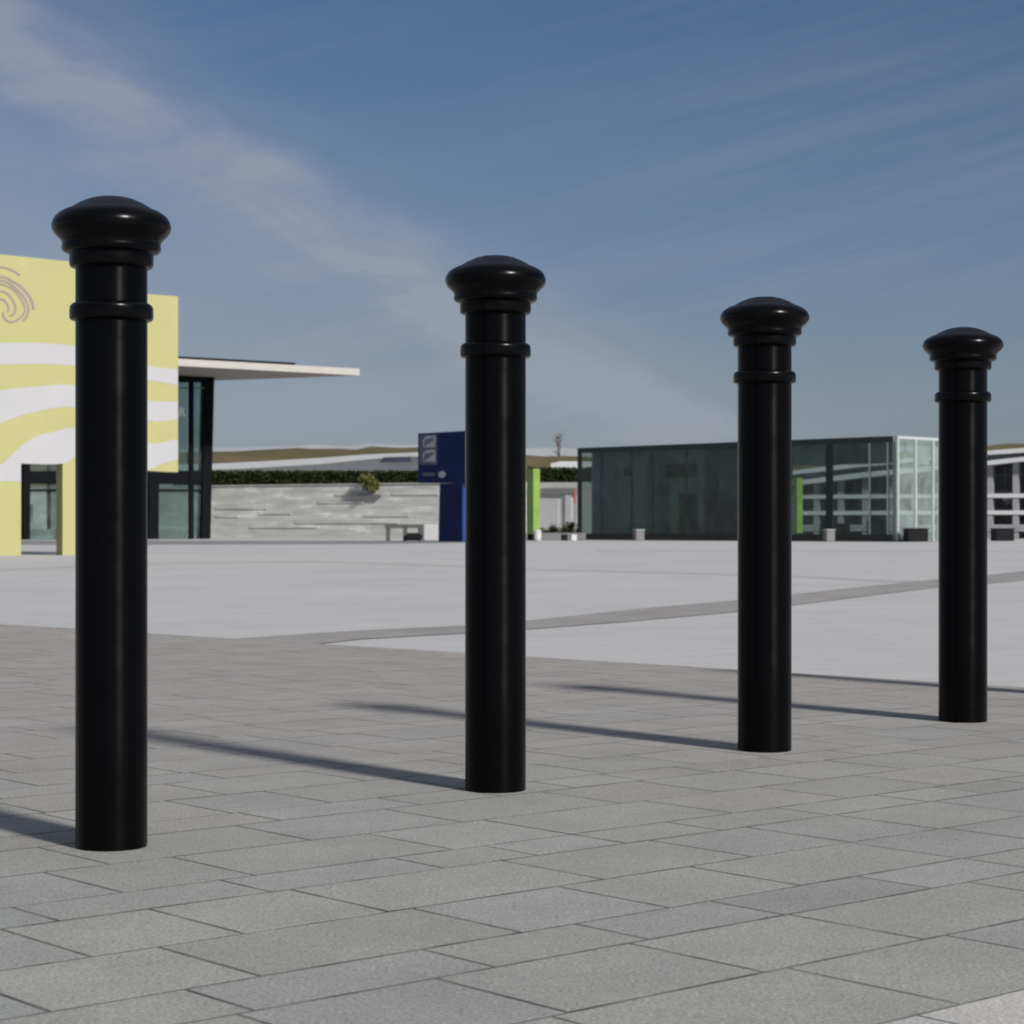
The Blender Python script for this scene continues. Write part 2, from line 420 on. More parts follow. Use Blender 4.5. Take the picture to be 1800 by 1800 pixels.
def wave(top, bot, x0, x1, ymax=None):
    xs = [x0+(x1-x0)*i/60 for i in range(61)]
    a = smoothp(top, xs); b = smoothp(bot, xs); bm = bmesh.new()
    va = [bm.verts.new(W.pt(x, y, -.004)) for x, y in zip(xs, a)]; vb = [bm.verts.new(W.pt(x, y, -.004)) for x, y in zip(xs, b)]
    wa = [bm.verts.new(W.pt(x, y, .02)) for x, y in zip(xs, a)]; wb = [bm.verts.new(W.pt(x, y, .02)) for x, y in zip(xs, b)]
    for i in range(60):
        bm.faces.new([va[i], va[i+1], vb[i+1], vb[i]]); bm.faces.new([va[i], wa[i], wa[i+1], va[i+1]]); bm.faces.new([vb[i], vb[i+1], wb[i+1], wb[i]])
    return bm
link('painted_stripe', wave([(-260, 625), (-100, 607), (0, 603), (130, 608), (262, 643), (312.6, 649)], [(-260, 690), (-100, 650), (0, 641), (130, 643), (262, 668), (312.6, 677)], -255, 312.6), M['offwhite'], yw)
link('painted_stripe', wave([(-260, 730), (-100, 705), (0, 686), (60, 680), (130, 677), (262, 704), (312.6, 706)], [(-260, 850), (-100, 782), (0, 744), (60, 724), (130, 716), (262, 740), (312.6, 738)], -120, 312.6), M['offwhite'], yw)
top = [(-60, 835), (0, 818), (15, 805), (33, 788), (60, 769), (90, 760), (130, 752), (200, 758), (262, 779), (312.6, 772)]
link('painted_stripe', wave(top, [(-60, 846), (0, 846), (36.9, 846)], -50, 36.9), M['offwhite'], yw)
link('painted_stripe', wave([(x, y) for x, y in top if x > 10], [(37, 814.8), (111, 814.8), (135, 803), (200, 815), (240, 825.5), (262, 826), (285, 815), (312.6, 808)], 37, 312.6), M['offwhite'], yw)
# emblem: concentric ridge lines
def arcrib(pts, w):
    n = 40; d = [0]
    P = [Vector((x, y)) for x, y in pts]
    # parametric Catmull-Rom
    C = []
    for i in range(len(P)-1):
        p0, p1, p2, p3 = P[max(0, i-1)], P[i], P[i+1], P[min(len(P)-1, i+2)]
        for k in range(6):
            t = k/6
            C.append(.5*((2*p1)+(p2-p0)*t+(2*p0-5*p1+4*p2-p3)*t*t+(3*p1-p0-3*p2+p3)*t**3))
    C.append(P[-1]); bm = bmesh.new(); A = []; B = []; A2 = []; B2 = []
    for i, c in enumerate(C):
        dd = (C[min(i+1, len(C)-1)]-C[max(0, i-1)]).normalized(); nn = Vector((-dd.y, dd.x))*w*.5
        for LST, s, off in ((A, 1, -.005), (B, -1, -.005), (A2, 1, .02), (B2, -1, .02)):
            q = c+nn*s; LST.append(bm.verts.new(W.pt(q.x, q.y, off)))
    for i in range(len(C)-1):
        bm.faces.new([A[i], A[i+1], B[i+1], B[i]]); bm.faces.new([A[i], A2[i], A2[i+1], A[i+1]]); bm.faces.new([B[i], B[i+1], B2[i+1], B2[i]])
    return bm
arcs = [[(-38, 482), (-20, 473), (0, 470), (10, 471), (20, 475), (28, 479), (35, 484)],
        [(-62, 540), (-52, 512), (-35, 496), (-15, 488), (0, 487), (12, 489), (22, 495), (35, 503), (45, 513), (53, 524), (57, 535), (59, 545)],
        [(-40, 560), (-43, 535), (-32, 513), (-15, 503), (0, 500), (12, 503), (25, 511), (35, 522), (41, 533), (44, 544), (41, 553), (33, 561), (22, 566), (12, 564), (6, 556), (6, 549)],
        [(-24, 560), (-28, 540), (-20, 522), (-8, 513), (3, 512), (13, 517), (21, 526), (26, 536), (27, 546), (23, 553), (16, 556)],
        [(-50, 552), (-50, 528), (-38, 506), (-18, 495.5), (0, 493.5), (11, 496), (22, 502.5), (33, 512), (42, 522), (48, 534), (50, 545), (47, 556), (40, 565)],
        [(-12, 558), (-14, 542), (-8, 530), (0, 526), (8, 529), (14, 538), (14, 548)]]
em = link('emblem', arcrib(arcs[1], 4.6), M['mauve'], yw)
for a in (0, 2, 3, 4, 5): link('emblem_line', arcrib(arcs[a], 3.8), M['mauve'], em)
# ------------------------------------------------------------------ glass building with canopy
gb = thing('glass_building', G(375, 115), 'teal glass building with dark columns under a thin cream canopy roof, behind the yellow wall', 'building')
H0 = CAMH+268*112/F
class Ln:   # plan line
    pass
tip = G(632, 112); f1 = G(313, 105.3); fd = (f1-tip); bk = G(370, 116); bd = (bk-tip)
nf = tip+fd*1.9; nb = tip+bd*3.0
bm = bmesh.new()
pts = [tip, nf, nb]
tipr = [tip+Vector((0, 0, 0)), nf, nb]
prism(bm, [Vector((p.x, p.y, H0)) for p in tipr], Vector((0, 0, .36)))
ro = link('roof', bm, [M['fascia'], M['soffit']], gb)
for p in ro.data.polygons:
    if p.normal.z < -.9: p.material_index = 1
# roof membrane edge set back on the canopy
tt = tip+fd*.28+bd*.1
bm = bmesh.new(); prism(bm, [Vector((p.x, p.y, H0+.36)) for p in (tt, nf+bd*.12, nb)], Vector((0, 0, .2)))
link('roof_edge', bm, M['frame_dark'], ro)
FD = fd.normalized()
Pc = G(376, 113.3)
Fp = Plane(0, 1, 1, 1); Fp.a = Pc; Fp.d = -FD; Fp.n = Vector((FD.y, -FD.x, 0))
if Fp.n.y < 0: Fp.n = -Fp.n
ZT = H0-.003
def fpoly(x0, x1, y0, y1, thick, off=0.0, full=False):
    bm = bmesh.new(); P = [Fp.pt(x0, y0, off), Fp.pt(x1, y0, off), Fp.pt(x1, y1, off), Fp.pt(x0, y1, off)]
    if full: 
        for q in P[:2]: q.z = ZT
    if y1 > 940:
        for q in P[2:]: q.z = 0
    prism(bm, P, Fp.n*thick); return bm
# columns
for x0, x1, x2, x3 in ((361, 377, 354, 370), (262, 281, 262, 279), (41, 54, 41, 53), (150, 168, 150, 167), (-60, -44, -60, -45)):
    bm = bmesh.new(); P = [Fp.pt(x0, 700), Fp.pt(x1, 700), Fp.pt(x3, 900), Fp.pt(x2, 900)]
    P[0].z = P[1].z = ZT; P[2].z = P[3].z = 0
    prism(bm, P, Fp.n*.5); link('column', bm, M['frame_dark'], gb)
for a, b in ((333, 341), (218, 223), (110, 114)):
    link('mullion', fpoly(a, b, 700, 946, .12, .02, True), M['frame_dark'], gb)
link('fascia_beam', fpoly(-60, 361, 657, 672, .3, .04), M['frame_dark'], gb)
link('floor_beam', fpoly(-60, 362, 828, 850, .3, .09), M['frame_dark'], gb)
link('transom', fpoly(-60, 362, 860, 864, .08, .06), M['frame_dark'], gb)
link('transom', fpoly(-60, 362, 681, 683, .06, .06), M['midgrey'], gb)
pn = [-60, 41, 110, 150, 218, 262, 333, 362]
for a, b in zip(pn, pn[1:]):
    link('glass_pane', fpoly(a+1, b-1, 673, 827.8, .02, .2), M['tealglass'], gb)
    link('glass_pane', fpoly(a+1, b-1, 850.2, 946, .02, .2), M['tealglass'], gb)
# side glazing going back from the corner
sb = Pc+Vector((0, 0, 0)); sd = (bd.normalized())
for q in (0, 1, 2):
    a = Pc+sd*(.6+3.5*q); b = Pc+sd*(3.9+3.5*q)
    nv = Vector((sd.y, -sd.x, 0))*.02
    bm = bmesh.new(); prism(bm, [a, b, b+Vector((0, 0, ZT)), a+Vector((0, 0, ZT))], nv); link('glass_pane', bm, M['tealglass'], gb)
    bm = bmesh.new(); c = b+sd*.2; prism(bm, [b, c, c+Vector((0, 0, ZT)), b+Vector((0, 0, ZT))], nv*6); link('mullion', bm, M['frame_dark'], gb)
# interior counter and floor plate
link('counter', fpoly(56, 140, 885, 917, 1.5, 5.5), M['core'], gb)
link('white_plinth', fpoly(-50, 330, 930, 946, .6, 3.5), M['offwhite'], gb)
# white letter on the glass
cu = bpy.data.curves.new('letter', 'FONT'); cu.body = 'R'; cu.size = .62; cu.extrude = .03; cu.offset = .02
co = bpy.data.objects.new('letter_tmp', cu); COL.objects.link(co)
bpy.context.view_layer.update()
me = bpy.data.meshes.new_from_object(co.evaluated_get(bpy.context.evaluated_depsgraph_get()))
bpy.data.objects.remove(co)
lt = bpy.data.objects.new('letter', me); COL.objects.link(lt); me.materials.clear(); me.materials.append(mat('bright_white_letter', (.8, .8, .8), var=.02))
p = Fp.pt(311.5, 731, -.15)
ang = math.atan2(Fp.d.y, Fp.d.x)
if math.cos(ang) < 0: ang += math.pi
lt.matrix_world = Matrix.Translation(p) @ Matrix.Rotation(ang, 4, 'Z') @ Matrix.Rotation(R(90), 4, 'X')
lt.parent = gb; lt.matrix_parent_inverse = PINV[gb.name]

# ------------------------------------------------------------------ stone terrace wall, hedge, shrubs
S = Plane(300, 133, 1030, 118)
sw = thing('stone_wall', S.pt(660, 925)*1, 'long pale coursed stone terrace wall below the dark hedge', 'wall'); sw.location.z = 0
PINV[sw.name] = Matrix.Translation(sw.location).inverted()
bm = bmesh.new(); P = [S.pt(-500, 848), S.pt(922, 848), S.pt(922, 900), S.pt(-500, 900)]
P[2].z = P[3].z = -.02; P[0].z = P[1].z
prism(bm, P, S.n*.8); wm = link('wall_face', bm, M['stone'], sw)
zt = P[1].z
for i, (x0, x1, y, h) in enumerate(((380, 470, 892, 3), (455, 512, 900, 4), (560, 640, 880, 5), (590, 660, 868, 3), (690, 770, 866, 4), (520, 700, 917, 3), (440, 560, 925, 3), (380, 420, 905, 4), (640, 720, 905, 3))):
    link('stone_ledge', poly(S, rect(x0, y, x1, y+h), .05, -.045), M['stone'], sw)
cp = bmesh.new(); P = [S.pt(-500, 846), S.pt(922, 846), S.pt(922, 849), S.pt(-500, 849)]
for q, z in zip(P, (zt+.06, zt+.06, zt+.001, zt+.001)): q.z = z
prism(cp, [q-S.n*.06 for q in P], S.n*.9); link('coping', cp, M['concrete'], sw)

def leaves(bm, fn, n, size):
    for _ in range(n):
        c = fn()
        a = Vector((random.gauss(0, 1), random.gauss(0, 1), random.gauss(0, 1))).normalized(); b = a.orthogonal().normalized()
        b = (b+a.cross(b)*random.uniform(-1, 1)).normalized()
        s = size*random.uniform(.6, 1.4)
        bm.faces.new([bm.verts.new(c+a*s), bm.verts.new(c+b*s*.6), bm.verts.new(c-a*s), bm.verts.new(c-b*s*.6)])
    return bm
def hedge_leaf_bm(pl, x0, x1, ytop, z0, depth, n, size, off=.15):
    bm = bmesh.new(); A, B = pl.pt(x0, ytop, off), pl.pt(x1, ytop, off)
    # solid dark heart
    core = [Vector((A.x, A.y, z0)), Vector((B.x, B.y, z0)), Vector((B.x, B.y, B.z-.18)), Vector((A.x, A.y, A.z-.18))]
    prism(bm, [q+pl.n*.12 for q in core], pl.n*(depth-.25))
    def fn():
        t = random.random(); p = A.lerp(B, t); top = A.z+(B.z-A.z)*t + .10*noise.noise(Vector((t*60, 0, 0)))+.05*noise.noise(Vector((t*300, 3, 0)))
        return Vector((p.x, p.y, z0+(top-z0)*random.random()**.8)) + pl.n*(random.random()**2*depth)
    return leaves(bm, fn, n, size)
S2 = S
hg = link('hedge', hedge_leaf_bm(S, 300, 735, 828, zt, 1.2, 9000, .11), M['hedge']); tag(hg, 'dark clipped hedge along the top of the stone wall, between glass building and blue sign', 'hedge')

# white roofed concourse behind the hedge
B1 = Plane(300, 175, 740, 165)
cb = thing('station_building', B1.pt(560, 925)*1, 'low white building with a sloping roof edge behind the hedge, left of blue sign', 'building'); cb.location.z = 0
PINV[cb.name] = Matrix.Translation(cb.location).inverted()
bm = bmesh.new(); pts = [(250, 818), (375, 815), (460, 811), (560, 805), (640, 799), (735, 795), (840, 793), (840, 801), (700, 803), (640, 808), (560, 816), (420, 824), (250, 830)]
link('roof', poly(B1, pts, 8, 0), M['white'], cb)
link('wall', poly(B1, [(250, 829), (420, 823), (560, 815), (640, 807), (700, 802), (840, 800), (840, 900), (250, 900)], 5, .8), M['white'], cb)
link('window', poly(B1, [(676, 804), (722, 803), (722, 812), (668, 813)], .2, -.15), M['slate'], cb)
# hills
def ridge(name, D, ptsx, depth, m):
    bm = bmesh.new(); xs = [ptsx[0][0]+(ptsx[-1][0]-ptsx[0][0])*i/120 for i in range(121)]
    ys = [interp(ptsx, x) for x in xs]; rows = []
    for j, (f, dz) in enumerate(((0, 0.0), (.25, .45), (.5, .75), (.75, .93), (1, 1), (1.5, .85), (2.2, 0))):
        row = []
        for i, (x, y) in enumerate(zip(xs, ys)):
            h = CAMH+(HY-y)*D/F; DD = D-depth*(1-f)
            row.append(bm.verts.new(((x-CX)*D/F, DD, h*dz+ (noise.noise(Vector((x*.02, j*.7, 1)))*h*.04 if 0 < j < 6 else -.5 if j in (0, 6) else 0))))
        rows.append(row)
    for a, b in zip(rows, rows[1:]):
        for i in range(120): bm.faces.new([a[i], a[i+1], b[i+1], b[i]])
    return tag(link(name, bm, m, smooth=True), kind='structure')
ridge('hill', 420, [(-1200, 800), (200, 797), (375, 795), (560, 790), (735, 787), (850, 795), (950, 803), (990, 800), (1020, 806), (1400, 800), (1650, 790), (1733, 783), (1800, 783), (2400, 770), (3200, 790)], 120, M['hill'])
ridge('far_hill', 1300, [(-1500, 800), (300, 790), (735, 782), (930, 788), (1010, 790), (1300, 800), (1700, 800), (2400, 790), (3500, 800)], 400, M['chalk'])

# right of the second bollard: concrete portal block, hedge, bushes
B2 = Plane(922, 121, 1040, 119)
cw = thing('concrete_wall', B2.pt(960, 925)*1, 'pale concrete wall with recessed light panels between the lime green post and the glass pavilion', 'wall'); cw.location.z = 0
PINV[cw.name] = Matrix.Translation(cw.location).inverted()
def zpoly(pl, x0, x1, y0, thick, off, z1=0.0):
    bm = bmesh.new(); P = [pl.pt(x0, y0, off), pl.pt(x1, y0, off), pl.pt(x1, 900, off), pl.pt(x0, 900, off)]
    P[2].z = P[3].z = z1
    prism(bm, P, pl.n*thick); return bm
link('wall_face', zpoly(B2, 923, 1100, 848, .7, 0), M['concrete'], cw)
link('light_panel', zpoly(B2, 949, 983, 876, .1, -.12, .3), M['offwhite'], cw)
link('light_panel', zpoly(B2, 995, 1006, 868, .1, -.12, .3), M['offwhite'], cw)
link('wall_ledge', poly(B2, rect(945, 858, 1015, 868), .16, -.17), M['midgrey'], cw)
hz = B2.pt(960, 848).z+.02
tag(link('hedge', hedge_leaf_bm(B2, 925, 1100, 822, hz, 1.1, 3000, .11), M['hedge']), 'dark hedge on the concrete wall just left of the glass pavilion', 'hedge')
B3 = Plane(900, 170, 1100, 168)
wb = tag(link('white_building', poly(B3, [(968, 815), (985, 811), (1060, 811), (1060, 900), (968, 900)], 5), M['white']), 'small pale flat roofed block seen over the hedge beside the pavilion', 'building')

def shrub(name, pos, r, h, m, n, label, trunk=.3, group=None, cat='shrub', size=.09):
    t = thing(name, pos, label, cat, group)
    P = Vector(pos); bm = bmesh.new(); cl = [P+Vector((random.gauss(0, r*.5), random.gauss(0, r*.5), trunk+random.uniform(.2, .9)*(h-trunk))) for _ in range(9)]
    def fn():
        c = random.choice(cl); v = Vector((random.gauss(0, 1), random.gauss(0, 1), random.gauss(0, 1)))*r*.3
        q = c+v; q.z = max(P.z+.03, q.z); return q
    link('crown', leaves(bm, fn, n, size), m, t)
    bm = bmesh.new(); tube(bm, [P, P+Vector((.02, 0, h*.5)), P+Vector((0, .03, h*.85))], [.05, .035, .01])
    for q in cl: tube(bm, [P+Vector((.01, 0, trunk*.8)), (P+q)/2+Vector((0, 0, .1)), q], [.03, .02, .008], 6)
    link('trunk', bm, M['bark'], t)
    return t
link('planter_ledge', poly(S, rect(618, 869, 672, 872), .25, -.25), M['midgrey'], sw)
sp = S.pt(656, 869, -.14)
shrub('small_shrub', tuple(sp), .4, CAMH+(HY-830)*sp.y/F-sp.z, M['olive'], 1500, 'small olive leaved shrub on a ledge at the top of the stone wall', trunk=.15, size=.08)
for i, (px, D, h, r) in enumerate(((972, 112, .62, .35), (990, 113, .7, .3), (1004, 111, .95, .3), (957, 114, .45, .3))):
    shrub('low_shrub', G(px, D), r, h, M['olive'], 500, ['low olive shrub at the foot of the concrete wall, second from the lime green post', 'low olive shrub between the small dark box and the concrete wall', 'tallest low shrub, against the left end of the glass pavilion', 'lowest olive shrub, nearest the lime green post'][i], trunk=.1, group='low shrubs under the concrete wall', size=.06)
# bare tree on the skyline
bt = thing('bare_tree', G(988, 200), 'thin bare grey tree rising above the skyline left of the pavilion', 'tree')
bm = bmesh.new(); base = G(988, 200); hh = CAMH+(HY-760)*200/F
tube(bm, [base, base+Vector((-.1, 0, hh*.6)), base+Vector((-.5, 0, hh))], [.16, .10, .02], 6)
link('trunk', bm, M['bark'], bt)
bm = bmesh.new()
for j in range(34):
    z0 = hh*random.uniform(.72, .97); a = random.uniform(0, 6.28); ln = random.uniform(.5, 1.5)*(1.5-z0/hh)
    p0 = base+Vector((-.15-.3*(z0/hh-.6), 0, z0)); p1 = p0+Vector((math.cos(a)*ln, math.sin(a)*ln, ln*.9)); tube(bm, [p0, (p0+p1)/2+Vector((0, 0, -.06)), p1], [.045, .03, .01], 5)
link('branches', bm, M['bark'], bt)

# ------------------------------------------------------------------ blue sign
Sg = Plane(735, 91.5, 850, 89.5)
sg = thing('sign', G(800, 90.2), 'tall dark blue sign with grey pictogram squares, partly behind the second bollard', 'sign')
bm = bmesh.new(); P = [Sg.pt(x, y) for x, y in ((735, 762), (822, 757), (822, 849), (735, 849))]
prism(bm, P, Sg.n*.32); link('sign_panel', bm, M['navy'], sg)
bm = bmesh.new(); P = [Sg.pt(773, 849), Sg.pt(813, 849), Sg.pt(813, 900), Sg.pt(770.5, 900)]; P[2].z = P[3].z = -.02
P[0].z = P[1].z = min(P[0].z, P[1].z)-.002
prism(bm, P, Sg.n*.5); po = link('sign_post', bm, [M['navy'], M['navysunlit']], sg)
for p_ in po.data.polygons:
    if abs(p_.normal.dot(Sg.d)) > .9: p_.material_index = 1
st = link('pictogram_strip', poly(Sg, [(737.5, 765), (768, 763), (768, 817), (737.5, 817)], .03, -.015), M['slate'], sg)
for y in (766.5, 791.5):
    link('pictogram', poly(Sg, [(744, y+6), (750, y), (765, y-1), (765, y+20), (744, y+20)], .02, -.025), M['pict'], st)
    bm = bmesh.new()
    for q in range(3):
        poly(Sg, [(746+q*5.5, y+17.5-q*4), (750+q*5.5, y+17.5-q*4), (752+q*5.5, y+5-q), (748+q*5.5, y+5-q)], .01, -.033, bm=bm)
    link('pictogram_mark', bm, M['offwhite'] if False else M['slate'], st)
bm = bmesh.new(); c = [(777+6*math.cos(a*math.pi/8), 834+6*math.sin(a*math.pi/8)) for a in range(16)]
link('round_icon', poly(Sg, c, .02, -.02, bm=bm), M['pict'], sg)
bm = bmesh.new()
link('lettering_bar', poly(Sg, rect(744, 831, 764, 837), .02, -.015), M['slate'], sg)

# ------------------------------------------------------------------ lime post
lp = thing('marker_post', G(935, 100), 'tall lime green marker post beside the second bollard', 'post')
ph = CAMH+(HY-824)*100/F
def twoface(x0, x1, x2, D, z0, z1):
    bm = bmesh.new()
    A, Bq, Cq = G(x0, D+.7), G(x1, D), G(x2, D+.25); Dq = A+Cq-Bq
    prism(bm, [Vector((p.x, p.y, z0)) for p in (A, Bq, Cq, Dq)], Vector((0, 0, z1-z0))); return bm
link('post_body', twoface(925.5, 937.5, 949, 100, .3, ph), M['lime'], lp)
link('post_foot', twoface(927, 935, 943, 100.05, -.02, .3), M['frame_dark'], lp)
lp2 = thing('marker_post', G(1402, 117), 'tall lime green marker post seen through the pavilion glass', 'post')
ph = CAMH+(HY-840)*117/F
link('post_body', twoface(1394, 1401, 1411, 117, .3, ph), M['lime'], lp2)
link('post_foot', twoface(1396, 1401, 1408, 117.05, -.02, .3), M['frame_dark'], lp2)

# ------------------------------------------------------------------ small things on the plaza
def pos_at(px, py): return G(px, Dg(py))
def wpx(px, D): return px*D/F
# bench
D = 96
bn = thing('bench', G(708, D), 'grey metal framed bench near the blue sign, dark bag under its end', 'bench')
h = CAMH+(HY-923)*D/F
for a in (682, 712, 738):
    link('leg', boxbm(G(a, D, h*.45), .16, .5, h*.9, 0, .01), M['benchgrey'], bn)
link('seat', boxbm(G(709, D, h*.93), wpx(64, D), .55, .16, 0, .015), M['benchgrey'], bn)
bg = link('bag', boxbm(G(727, D-.45, .19), wpx(30, D), .35, .34, .1, .09), M['greybox']); tag(bg, 'dark bag lying against the end of the grey bench', 'bag')
bb = link('stone_block', boxbm(G(756, 97, .38), wpx(26, 97), .7, .76, .15, .03), M['offwhite']); tag(bb, 'pale stone block between the bench and the blue sign', 'block')
# white bin
wbn = thing('litter_bin', G(945, 93), 'small white rounded bin at the foot of the lime green post', 'bin')
bm = lathe([(.0, 0), (.13, 0), (.16, .03), (.17, .2), (.165, .42)], 24); bmesh.ops.translate(bm, vec=G(945, 93), verts=bm.verts); link('bin_body', bm, M['white'], wbn, True)
bm = lathe([(.165, .42), (.178, .425), (.17, .47), (.1, .5), (0, .51)], 24); bmesh.ops.translate(bm, vec=G(945, 93), verts=bm.verts); link('lid', bm, M['white'], wbn, True)
kb = link('kerb_wall', boxbm(G(965, 103, .17), 3.6, .5, .36, 0, .02), M['midgrey']); tag(kb, 'low grey kerb wall in front of the shrubs, left of the pavilion', 'wall')
for px, lab, m, hgt in ((992, 'small dark box on the plaza left of the pavilion corner', M['greybox'], .30), (1008, 'small white box at the pavilion corner', M['white'], .28)):
    o = link('box', boxbm(G(px, 97, hgt/2), wpx(10, 97), .28, hgt, .2, .02), m); tag(o, lab, 'box')

# ------------------------------------------------------------------ glass pavilion
PF = Plane(1015, 105, 1578, 91)
pv = thing('glass_pavilion', G(1300, 97.5), 'long low dark glass pavilion on the far side of the plaza', 'building')
ZP = CAMH+162*91/F
A, C_ = G(1015, 105), G(1578, 91); E = G(1700, 95.1)
side = E-C_; Bk = A+side
def up_(p, z): return Vector((p.x, p.y, z))
def vbox(a, b, thick, z0, z1, n):
    bm = bmesh.new(); prism(bm, [up_(a, z0), up_(b, z0), up_(b, z1), up_(a, z1)], n*thick); return bm
nF = PF.n; dF = PF.d; sd = side.normalized(); nS = Vector((-sd.y, sd.x, 0));
if nS.dot(A-C_) < 0: nS = -nS       # inward
roofz = ZP-.16
# glass roof plate + dark front edge
bm = bmesh.new(); prism(bm, [up_(p, roofz-.06) for p in (A+nF*.05, C_+nF*.05+nS*.06, E+nS*.06, Bk)], Vector((0, 0, .1)))
link('roof', bm, M['ceiling'], pv)
bm = vbox(A, A+dF*((C_-A).length*.985), .06, ZP-.26, ZP, nF); link('roof_edge', bm, M['pavilion_frame'], pv)
bm = vbox(C_, E, .06, ZP-.12, ZP, nS); link('roof_edge', bm, M['frame_pale'], pv)
# floor
bm = bmesh.new(); prism(bm, [up_(p, .02) for p in (A+nF*.1, C_+nF*.1+nS*.1, E+nS*.1, Bk)], Vector((0, 0, .1))); link('floor', bm, M['ceiling'], pv)
# plinth
link('plinth', vbox(A-dF*.02, C_, .12, 0, .30, nF), M['dark'], pv)
# panes and mullions on the front
def onF(px): 
    D = PF.D(px); return G(px, D)
cuts = [1015, 1057, 1110, 1147, 1206, 1262, 1320, 1390, 1457, 1528, 1560, 1578]
for a, b in zip(cuts, cuts[1:]):
    p, q = onF(a)+dF*.03, onF(b)-dF*.03
    link('glass_pane', vbox(p, q, .03, .30, ZP-.26, nF), M['darkglass'], pv)
for a in cuts[1:-1]:
    p = onF(a); w = .34 if a in (1457,) else .05
    link('mullion', vbox(p-dF*w/2, p+dF*w/2, .10, .30, ZP-.26, nF), M['pavilion_frame'] if a < 1500 else M['frame_pale'], pv)
link('corner_frame', vbox(A, A+dF*.16, .16, 0, ZP-.26, nF), M['pavilion_frame'], pv)
link('corner_frame', vbox(C_-dF*.25, C_, .10, 0, ZP, nF), M['frame_pale'], pv)
# side panes
for i in range(4):
    p = C_+side*(i/4); q = C_+side*((i+1)/4)
    link('glass_pane', vbox(p+sd*.1, q, .03, .12, ZP-.12, nS), M['palegreenglass'], pv)
    link('mullion', vbox(p, p+sd*.1, .10, 0, ZP-.12, nS), M['frame_pale'], pv)
    if i in (1, 2, 3): link('blind', vbox(p+sd*.25+nS*.12, q-sd*.12+nS*.12, .03, ZP-1.2, ZP-.42, nS), M['white'], pv)
link('side_rail', vbox(C_+sd*.1+nS*.1, E+nS*.1, .05, ZP-1.42, ZP-1.34, nS), M['frame_pale'], pv)
# back wall: solid lining on the left, glass on the right
L_ = (C_-A).length
def along(t): return A+dF*(t*L_)
# inner lining panels set 1 m behind the glass
def lining(px0, px1, y0, off, m, name='inner_wall', z0=.13):
    p, q = onF(px0), onF(px1)
    zt_ = CAMH+(HY-y0)*(PF.D((px0+px1)/2))/F
    zt_ = min(zt_, ZP-.23)
    o = link(name, vbox(p+nF*off, q+nF*off, .1, z0, zt_, nF), m, pv); return o
lining(1018, 1064, 700, .9, M['coreblue'])
lining(1065, 1118, 700, .8, M['core'])
lining(1119, 1152, 700, 1.0, M['coreblue'])
lining(1153, 1215, 700, .9, M['core'])
lining(1216, 1300, 700, 2.2, M['core'])
lining(1070, 1110, 826, .75, M['dark'], 'inner_sign', CAMH+(HY-838)*102/F) if False else None
p, q = onF(1079), onF(1090); D = PF.D(1085)
link('inner_vent', vbox(p+nF*.74, q+nF*.74, .05, CAMH+(HY-836)*D/F, CAMH+(HY-823)*D/F, nF), M['dark'], pv)
p, q = onF(1174), onF(1204); D = PF.D(1188)
link('door', vbox(p+nF*.8, q+nF*.8, .06, .13, CAMH+(HY-868)*D/F, nF), M['dark'], pv)
p, q = onF(1150), onF(1204)
link('inner_panel', vbox(p+nF*.78, q+nF*.78, .06, CAMH+(HY-838)*D/F, CAMH+(HY-815)*D/F, nF), M['frame_dark'], pv)
p, q = onF(1206), onF(1296); D = PF.D(1250)
link('inner_panel', vbox(p+nF*1.6, q+nF*1.6, .06, CAMH+(HY-862)*D/F, ZP-.3, nF), M['ceiling'], pv)
link('back_wall', vbox(onF(1019)+nF*3.2, onF(1312)+nF*3.2, .12, .13, ZP-.23, nF), M['core'], pv)
# furniture silhouettes
for a, b, y, off, m, nm in ((1238, 1262, 862, 1.3, M['pict'], 'display_screen'), (1268, 1298, 872, 1.4, M['pict'], 'display_screen'), (1216, 1298, 895, 1.2, M['dark'], 'counter'),
                            (1412, 1456, 920, 1.2, M['dark'], 'counter'), (1490, 1520, 915, 1.4, M['dark'], 'counter'), (1530, 1556, 905, 1.6, M['coreblue'], 'counter')):
    p, q = onF(a), onF(b); D = PF.D((a+b)/2); zt_ = CAMH+(HY-y)*D/F
    z0 = .12 if nm == 'counter' else zt_-.45
    link(nm, vbox(p+nF*off, q+nF*off, .4 if nm == 'counter' else .05, z0, zt_, nF), m, pv)
# ceiling bulkhead behind the top of the front glass
p, q = onF(1320), onF(1560)
link('bulkhead', vbox(p+nF*.7, q+nF*.7, .2, ZP-1.15, ZP-.24, nF), M['core'], pv)

# things in front of the pavilion
for i, (px, D) in enumerate(((1123, 98.5), (1457, 91.2))):
    t = thing('light_pillar', G(px, D), ['short grey light pillar in front of the left half of the pavilion', 'short grey light pillar in front of the pavilion beside the third bollard'][i], 'pillar', 'short grey pillars in front of the pavilion')
    hgt = CAMH+(HY-932)*D/F
    link('pillar_body', boxbm(G(px, D, hgt/2), wpx(16, D), .4, hgt, .3, .02), M['midgrey'], t)
    link('top_plate', boxbm(G(px, D, hgt+.02), wpx(18, D), .45, .04, .3, .01), M['frame_pale'], t)
for i, (x0, x1, D) in enumerate(((1591, 1628, 90.5), (1745, 1779, 95))):
    t = thing('planter', G((x0+x1)/2, D), ['black box planter at the right corner of the glass pavilion', 'black box planter right of the last bollard'][i], 'planter', 'black box planters')
    hgt = CAMH-2*D/F+.0
    w = (x1-x0)*D/F
    link('box', boxbm(G((x0+x1)/2, D, hgt/2), w, .7, hgt, .12, .03), M['greybox'], t)
    link('rim', boxbm(G((x0+x1)/2, D, hgt+.015), w+.06, .76, .05, .12, .01), M['greybox'], t)
